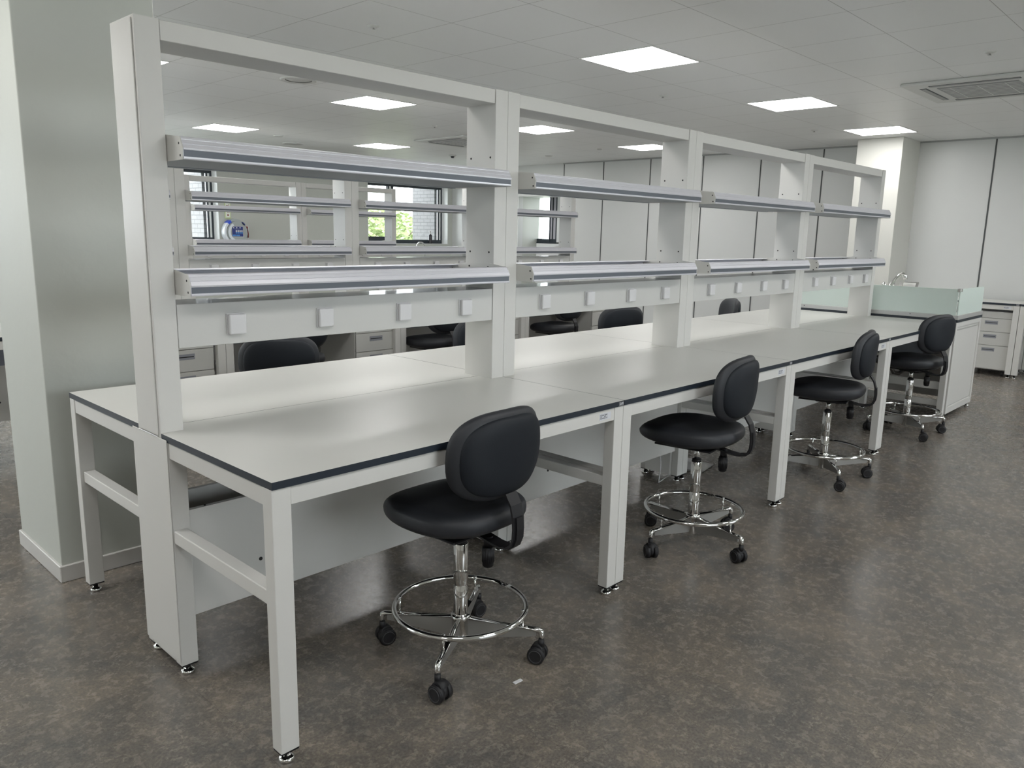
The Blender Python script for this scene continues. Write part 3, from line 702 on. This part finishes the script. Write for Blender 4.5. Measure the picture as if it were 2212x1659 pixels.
b = new(); box(b, SX0+0.001, SX0+0.028, SY0+0.0, SY1, 0.817, 0.851, 0.001); box(b, SX0+0.028, SX1, SY0, SY0+0.026, 0.817, 0.851, 0.001)
bs = obj('base_channel', S2(b), mat('channel_grey', (0.50, 0.50, 0.49), 0.4, metal=0.3), sc)
b = new()
for y in (-0.30, 0.15, 0.60): cyl(b, (SX0-0.0005, y, 0.838), (SX0+0.002, y, 0.838), 0.004, n=10)
obj('channel_screw', S2(b), DARKHOLE, sc)
b = new(); box(b, SX0+0.005, SX0+0.06, SY0+0.004, SY0+0.03, 1.040, 1.064, 0.002); obj('corner_clamp', S2(b), STEEL, sc)
# chrome tap and white eye-wash bowl
tp = thing('lab_tap', 'slanted chrome lab tap rising above the frosted glass', 'tap', (6.42, 0.02, 0.817))
b = new(); lathe(b, [(0, 0), (0.028, 0), (0.026, 0.012), (0.014, 0.02), (0.013, 0.10), (0, 0.10)], n=20); obj('tap_base', b, CHROME, tp)
b = new(); tube(b, [(0, 0, 0.09), (0.0, -0.005, 0.19), (0.01, -0.03, 0.25), (0.02, -0.055, 0.29), (0.03, -0.075, 0.318), (0.04, -0.10, 0.325), (0.045, -0.118, 0.305), (0.045, -0.122, 0.28)], [0.015, 0.017, 0.016, 0.0155, 0.016, 0.018, 0.019, 0.018], 14); obj('spout', b, CHROME, tp)
b = new(); cyl(b, (0.0, 0.02, 0.215), (0.0, 0.05, 0.245), 0.014, n=14); cyl(b, (0.02, -0.02, 0.205), (0.05, -0.03, 0.235), 0.012, n=14); obj('tap_lever', b, CHROME, tp)
def eyewash(label, loc, rz):
    e_ = thing('eyewash_bowl', label, 'eye wash', loc, rz)
    b_ = new(); box(b_, -0.02, 0.02, -0.02, 0.02, 0.0, 0.17, 0.003); obj('pedestal', b_, CHROME, e_)
    b_ = new(); prism(b_, [(-0.06, 0.17), (0.02, 0.26), (0.03, 0.252), (-0.05, 0.162)], 'y', -0.075, 0.075); fr1 = obj('cover_frame', b_, STEEL, e_)
    b_ = new(); prism(b_, [(-0.0545, 0.1815), (0.008, 0.2515), (0.010, 0.250), (-0.0525, 0.180)], 'y', -0.055, 0.045); obj('cover_plate', b_, SINKW, e_)
    return e_
eyewash('white plate in a chrome frame beside the slanted tap', (6.50, -0.125, 0.817), R(5))
eyewash('tilted white plate on the wall bench at the right picture edge', (9.10, -0.665, HB), R(5))

# ------------------------------------------------------------------ wall bench on the right
wb = make_bench(1.2, 0.60, False, 'white bench with drawers against the right partition wall', 'side_bench')
wb.location = (9.365, -0.565+0.6, 0); wb.rotation_euler = (0, 0, R(-90))
wb2 = make_bench(1.5, 0.60, False, 'next white bench cut off by the right picture edge', 'side_bench')
wb2.location = (9.365, -0.568-0.75, 0); wb2.rotation_euler = (0, 0, R(-90))
p = dup(ped0, (8.80, -0.315, 0), R(-90), 'four-drawer pedestal under the right-hand wall bench'); p['group'] = 'pedestals under the wall bench'

# ------------------------------------------------------------------ ceiling fittings
def make_light(label, loc):
    t = thing('ceiling_light', label, 'ceiling light', loc, 0, 'square ceiling lights')
    b_ = new(); w_ = 0.283
    box(b_, -0.29, 0.29, -0.30, -w_, -0.004, 0.0); box(b_, -0.29, 0.29, w_, 0.30, -0.004, 0.0); box(b_, -0.29, -w_, -w_, w_, -0.004, 0.0); box(b_, w_, 0.29, -w_, w_, -0.004, 0.0)
    obj('light_frame', b_, PLASW, t)
    b_ = new(); box(b_, -w_+0.0005, w_-0.0005, -w_+0.0005, w_-0.0005, -0.003, 0.0); obj('diffuser', b_, LEDM, t)
    return t
LL = {(1, 2): 'largest square ceiling light, right of the top centre', (2, 2): 'square ceiling light right of the largest one, above the far racks', (3, 2): 'farthest square light of the right row, in front of the pillar',
      (1, 3): 'square ceiling light framed by the near rack above its top shelf', (2, 3): 'square light visible just right of the second upright', (3, 3): 'small light cut by the third upright',
      (1, 4): 'flat light at the left, just above the near top shelf', (2, 4): 'flat light left of the far air conditioner', (3, 4): 'thin light sliver right of the second upright, above its shelf',
      (0, 3): 'bright light corner beside the near upright'}
xs = [-3.54, -1.22, 1.10, 3.42, 5.74, 8.06]; ys = [-5.0, -2.4, 0.6, 3.6, 6.6]
lt0 = None
for i, x in enumerate(xs):
    for j, y in enumerate(ys):
        if y < -4.5: continue
        k_ = (i-2, j)
        lab = LL.get(k_, 'square ceiling light outside the picture')
        loc = (x+0.29, y+0.30, ZC)
        if i == 5: loc = (x+0.12, y+0.25, ZC)
        if i == 4: loc = (x+0.27, y+0.26, ZC)
        if j == 4: loc = (loc[0]+0.05, loc[1]+0.02, ZC)
        if lt0 is None: lt0 = make_light(lab, loc)
        else: dup(lt0, loc, 0, lab, 'square ceiling lights')
def make_ac(label, loc):
    t = thing('air_conditioner', label, 'air conditioner', loc, 0, 'ceiling cassettes')
    b_ = new(); box(b_, -0.475, 0.475, -0.475, 0.475, -0.022, 0.0, 0.012, 3); fc = obj('cover', b_, PLASW, t)
    b_ = new(); box(b_, -0.27, 0.27, -0.27, 0.27, -0.028, -0.0215, 0.003); gr = obj('intake_grille', b_, GRILL, t)
    b_ = new()
    for i in range(9):
        x = -0.24+i*0.06
        box(b_, x, x+0.006, -0.25, 0.25, -0.030, -0.0275)
    for i in range(3): box(b_, -0.25, 0.25, -0.18+i*0.18, -0.174+i*0.18, -0.030, -0.0275)
    obj('grille_ribs', b_, PLASW, gr)
    for (x0, x1, y0, y1) in ((-0.30, 0.30, 0.335, 0.385), (-0.30, 0.30, -0.385, -0.335), (0.335, 0.385, -0.30, 0.30), (-0.385, -0.335, -0.30, 0.30)):
        b_ = new(); box(b_, x0, x1, y0, y1, -0.0235, -0.0215); obj('air_outlet', b_, SLOT, t)
        b_ = new(); m_ = (y0+y1)/2 if x1-x0 > y1-y0 else (x0+x1)/2
        if x1-x0 > y1-y0: box(b_, x0+0.01, x1-0.01, m_-0.017, m_+0.017, -0.027, -0.0236)
        else: box(b_, m_-0.017, m_+0.017, y0+0.01, y1-0.01, -0.027, -0.0236)
        obj('louvre', b_, GRILL, t)
    return t
ac = make_ac('ceiling air conditioner at the right picture edge', (6.08, -0.64, ZC))
dup(ac, (6.30, 5.42, ZC), 0, 'far ceiling air conditioner cut by the second upright', 'ceiling cassettes')
def sprinkler(label, x, y):
    t = thing('sprinkler', label, 'sprinkler', (x, y, ZC), 0, 'ceiling sprinklers')
    b_ = new(); lathe(b_, [(0, -0.012), (0.018, -0.012), (0.033, -0.004), (0.034, 0), (0, 0)], n=20); obj('rosette', b_, PLASW, t)
    b_ = new(); lathe(b_, [(0, -0.020), (0.011, -0.020), (0.011, -0.018), (0.005, -0.017), (0.006, -0.012), (0, -0.012)], n=12); obj('deflector', b_, STEEL, t)
for lb, x, y in (('sprinkler above the air conditioner at the right', 4.855, -0.936), ('sprinkler between the two right-hand lights', 4.956, 1.524), ('sprinkler left of the far air conditioner', 5.094, 4.63), ('sprinkler near the top, right of the rack beam end', 2.014, 1.607), ('tiny sprinkler left of the farthest right light', 7.74, 1.39)):
    sprinkler(lb, x, y)
def speaker(label, x, y, rr, nm='ceiling_speaker', cat='ceiling speaker'):
    t = thing(nm, label, cat, (x, y, ZC), 0, 'round ceiling fittings')
    b_ = new(); lathe(b_, [(rr*0.72, -0.006), (rr*0.94, -0.012), (rr, -0.006), (rr, 0), (rr*0.72, 0)], n=36); obj('rim', b_, PLASW, t)
    b_ = new(); lathe(b_, [(0, -0.010), (rr*0.4, -0.009), (rr*0.70, -0.003), (rr*0.70, 0), (0, 0)], n=36); obj('speaker_grille', b_, mat('speaker_grille_white', (0.62, 0.63, 0.63), 0.5), t)
speaker('round ceiling speaker framed by the near rack, below its top beam', 2.637, 3.443, 0.145)
speaker('small round ceiling speaker above the near top shelf', 5.14, 7.70, 0.145)
speaker('flat round ceiling disc left of the small speaker', 4.53, 7.04, 0.06, 'ceiling_detector', 'detector')
t = thing('smoke_detector', 'dark domed detector below the far air conditioner', 'detector', (7.47, 6.96, ZC))
b = new(); lathe(b, [(0, -0.018), (0.055, -0.016), (0.06, 0), (0, 0)], n=24); obj('detector_base', b, PLASW, t)
b = new(); lathe(b, [(0, -0.045), (0.02, -0.044), (0.032, -0.018), (0, -0.018)], n=24); obj('dome', b, SLOT, t)
speaker('tiny round detector above the second opening shelf', 8.31, 5.72, 0.055, 'ceiling_detector', 'detector')
speaker('tiny round detector beside the cut light in the second opening', 8.0, 4.52, 0.03, 'ceiling_detector', 'detector')

# ------------------------------------------------------------------ things on the window wall
cs = thing('descender_case', 'round grey and white carrying case with blue instruction panel on the grey wall', 'safety case', (4.905, YW, 1.36))
def arc(r0, r1, a0, a1, y0, y1, n=24, c=(0, 0)):
    pts = [(c[0]+r1*math.cos(R(a0+(a1-a0)*i/n)), c[1]+r1*math.sin(R(a0+(a1-a0)*i/n))) for i in range(n+1)]+[(c[0]+r0*math.cos(R(a1-(a1-a0)*i/n)), c[1]+r0*math.sin(R(a1-(a1-a0)*i/n))) for i in range(n+1)]
    b_ = new(); prism(b_, pts, 'y', y0, y1); return b_
b = new(); cyl(b, (0.02, -0.10, 0), (0.02, -0.0005, 0), 0.165, 0.175, n=40); obj('case_body', b, CASEG, cs)
obj('carry_handle', arc(0.150, 0.185, 55, 125, -0.085, -0.035, c=(0.0, 0.015)), CASEG, cs)
obj('side_band', arc(0.168, 0.200, 128, 235, -0.115, -0.01, c=(0.005, 0.0)), CASEW, cs)
b_ = arc(0.115, 0.150, 120, 245, -0.118, -0.098, c=(0.02, 0.0)); obj('inner_band', b_, CASEW, cs)
obj('blue_corner', arc(0.166, 0.202, 118, 136, -0.118, -0.008, n=6, c=(0.005, 0.0)), mat('bright_blue_plastic', (0.05, 0.12, 0.75), 0.35), cs)
obj('navy_latch', arc(0.160, 0.190, 38, 55, -0.10, -0.02, n=6, c=(0.005, 0.0)), BLUEP, cs)
b = new(); box(b, -0.074, 0.115, -0.104, -0.099, -0.072, 0.094, 0.003); pn = obj('instruction_panel', b, SINKW, cs)
b = new(); box(b, -0.068, 0.109, -0.106, -0.1035, -0.064, 0.086); obj('panel_print', b, BLUEP, pn)
b = new()
for x in (-0.042, 0.008, 0.062): cyl(b, (x, -0.1075, 0.068), (x, -0.1055, 0.068), 0.010, n=12)
box(b, -0.043, 0.05, -0.1075, -0.1055, 0.047, 0.050)
for x in (-0.010, 0.020, 0.050, 0.080): box(b, x, x+0.020, -0.1075, -0.1055, 0.004, 0.034)
obj('panel_pictograms', b, PAPER, pn)
b = new()
for x in (-0.010, 0.020, 0.050, 0.080): box(b, x, x+0.022, -0.1078, -0.1056, -0.018, 0.001)
box(b, -0.062, -0.010, -0.1075, -0.1055, -0.056, -0.036); box(b, -0.004, 0.055, -0.1075, -0.1055, -0.056, -0.036)
obj('panel_boxes', b, BLUEL, pn)
eb = thing('break_hammer', 'dark red handle fixed right of the round case', 'hammer', (5.125, YW, 1.36))
b = new(); tube(b, [(0.0, -0.02, 0.07), (0.012, -0.02, 0.03), (0.018, -0.02, -0.02), (0.016, -0.02, -0.08)], 0.008, 8); obj('hammer_handle', b, REDP, eb)
b = new(); box(b, -0.035, 0.01, -0.035, -0.004, 0.062, 0.088, 0.003); obj('hammer_head', b, REDP, eb)
b = new(); box(b, -0.02, 0.035, -0.004, 0.0, -0.10, 0.10, 0.002); obj('back_plate', b, SOCKW, eb)
sg = thing('safety_sign', 'small pale green sign with red lettering above the round case', 'sign', (4.83, YW, 1.69))
b = new(); box(b, -0.048, 0.048, -0.012, 0, -0.13, 0.13, 0.004, 2); sf = obj('sign_board', b, SIGNG, sg)
b = new(); box(b, -0.036, 0.036, -0.0135, -0.0118, -0.112, 0.12); obj('sign_face', b, SIGNW, sf)
b = new()
for (x0, x1, z0, z1) in ((-0.026, 0.006, 0.062, 0.068), (-0.026, 0.006, 0.032, 0.038), (-0.026, -0.020, 0.032, 0.068), (0.0, 0.006, 0.032, 0.068), (-0.026, 0.006, 0.047, 0.052), (0.016, 0.022, 0.015, 0.085),
        (-0.004, 0.002, -0.045, -0.012), (0.018, 0.024, -0.040, -0.015), (-0.028, -0.010, -0.032, -0.026), (-0.016, -0.010, -0.032, -0.010), (-0.010, 0.010, -0.090, -0.066)): box(b, x0, x1, -0.0150, -0.0133, z0, z1)
obj('sign_lettering', b, REDP, sf)
# bottle on the sill
bt = thing('spray_bottle', 'small dark bottle standing on the sill of the brick-view window', 'bottle', (8.935, YW+0.10, SILLZ))
b = new(); lathe(b, [(0, 0), (0.032, 0), (0.034, 0.01), (0.034, 0.16), (0.014, 0.185), (0, 0.185)], n=20); obj('bottle_body', b, BOTD, bt)
b = new(); lathe(b, [(0, 0.185), (0.012, 0.185), (0.012, 0.235), (0, 0.235)], n=14); box(b, -0.025, 0.008, -0.008, 0.008, 0.222, 0.24, 0.002); obj('nozzle', b, SOCKW, bt)
# bench against the window wall with a swan-neck tap
wk = thing('window_bench', 'white wall bench under the window, almost hidden behind the far shelves', 'laboratory bench', (7.6, YW-0.62, 0))
b = new(); box(b, 0, 1.5, 0, 0.60, 0.79, 0.82, 0.002); obj('worktop', b, LAMIN, wk)
b = new(); box(b, 0.01, 1.49, 0.02, 0.59, 0.06, 0.79, 0.002); obj('cabinet', b, POWDER, wk)
b = new(); box(b, 0.03, 1.47, 0.05, 0.57, 0.0, 0.06); obj('plinth', b, KNEE, wk)
gn = thing('swan_neck_tap', 'thin chrome swan-neck tap in front of the brick-view window', 'tap', (8.36, 8.80, 0.82))
b = new(); pts = [(0, 0, 0), (0.10, -0.0, 0.0)]
tube(b, [(0.10, 0, 0.0), (0.10, 0, 0.30)]+[(0.10*math.cos(R(a)), 0, 0.32+0.10*math.sin(R(a))) for a in range(0, 181, 15)]+[(-0.10, 0, 0.24)], 0.010, 10); obj('neck', b, CHROME, gn)
b = new(); lathe(b, [(0, 0), (0.03, 0), (0.026, 0.02), (0.015, 0.03), (0.015, 0.06), (0, 0.06)], (0.10, 0, 0), 18); obj('tap_base', b, CHROME, gn)
b = new(); tube(b, [(0.10, 0, 0.25), (-0.02, -0.05, 0.235), (-0.10, -0.08, 0.25), (-0.16, -0.10, 0.215)], [0.012, 0.014, 0.016, 0.010], 10); obj('tap_lever', b, CHROME, gn)

# little scrap on the floor, floor outlet and cable
b = new(); box(b, -0.017, 0.017, -0.0065, 0.0065, 0.0, 0.003, 0.0005); o = obj('plastic_scrap', b, SOCKW); o.location = (0.752, -0.8155, 0); o.rotation_euler = (0, 0, R(-5)); tag(o, 'small white plastic scrap lying on the floor in front of the nearest stool', 'scrap')
fo = thing('floor_outlet', 'white floor outlet box under the second bench', 'floor outlet', (3.30, 0.06, 0), R(10))
b = new(); box(b, -0.12, 0.12, -0.10, 0.10, 0.0, 0.006, 0.002); obj('cover_plate', b, STEEL, fo)
b = new(); box(b, -0.10, -0.02, -0.035, 0.035, 0.006, 0.06, 0.004); obj('outlet_block', b, SOCKW, fo)
def smooth(P_, n=8):
    P_ = [Vector(p_) for p_ in P_]; out = []
    for i in range(len(P_)-1):
        a_, b2, c_, d_ = P_[max(i-1, 0)], P_[i], P_[i+1], P_[min(i+2, len(P_)-1)]
        for k_ in range(n):
            t_ = k_/n; out.append(0.5*((2*b2)+(c_-a_)*t_+(2*a_-5*b2+4*c_-d_)*t_*t_+(3*b2-a_-3*c_+d_)*t_**3))
    return out+[P_[-1]]
b = new(); tube(b, smooth([(2.78, 0.06, 0.50), (2.79, 0.05, 0.36), (2.84, 0.03, 0.22), (2.86, 0.02, 0.12), (2.82, 0.0, 0.03), (2.86, 0.02, 0.008), (3.00, 0.05, 0.008), (3.17, 0.07, 0.012)]), 0.003, 8)
tag(obj('power_cable', b, SOCKW), 'thin white cable hanging behind the second stool to the floor', 'cable')

# ------------------------------------------------------------------ outdoors
b = new(); box(b, 4.585, 5.6, YW+0.285, YW+3.0, -3.5, 5.0); tag(obj('brick_wall', b, BRICKM), 'pale brick pier outside the left window', 'brick wall')
b = new(); box(b, 9.195, 10.2, YW+0.285, YW+0.95, -3.5, 5.0); tag(obj('brick_wall', b, BRICKM), 'pale brick pier outside the wide window', 'brick wall')
b = new(); box(b, -80, 110, -80, 120, -4.2, -4.0); struct('ground', b, SOIL)
def tree(x, y, zc, rad, label, seed):
    rnd = random.Random(seed); t = thing('tree', label, 'tree', (x, y, -4.0))
    b_ = new(); tube(b_, [(0, 0, 0), (0.1, 0.05, 2.0), (-0.05, 0.1, 3.2), (0.05, 0, zc+4.0)], [0.22, 0.16, 0.12, 0.05], 8)
    for k_ in range(9):
        a = rnd.uniform(0, 6.28); tube(b_, [(0, 0, 2.2+k_*0.28), (0.5*rad*math.cos(a), 0.5*rad*math.sin(a), 3.1+k_*0.28), (0.85*rad*math.cos(a), 0.85*rad*math.sin(a), 3.6+k_*0.28)], [0.06, 0.04, 0.015], 6)
    obj('trunk', b_, BARK, t)
    b_ = new()
    for k_ in range(7000):
        th = rnd.uniform(0, 6.283); cz = rnd.uniform(-1, 1); q = rnd.random()**0.45; sx = math.sqrt(1-cz*cz)
        c_ = Vector((rad*q*sx*math.cos(th), rad*q*sx*math.sin(th), zc+4.0+rad*0.95*q*cz))
        s_ = rnd.uniform(0.06, 0.13); n_ = Vector((rnd.uniform(-1, 1), rnd.uniform(-1, 1), rnd.uniform(-1, 1))).normalized(); s1_, t1_ = basis(n_)
        b_.faces.new([b_.verts.new(c_+s1_*s_), b_.verts.new(c_+t1_*s_*0.6), b_.verts.new(c_-s1_*s_), b_.verts.new(c_-t1_*s_*0.6)])
    obj('foliage', b_, LEAF, t)
tree(14.3, 18.2, 0.35, 2.0, 'leafy tree seen through the left half of the wide window', 1)
tree(17.2, 21.6, 0.3, 2.2, 'leafy tree seen beside the brick pier in the wide window', 2)
tree(21.5, 14.4, -0.8, 2.3, 'pale distant tree seen through the small recess window', 3)
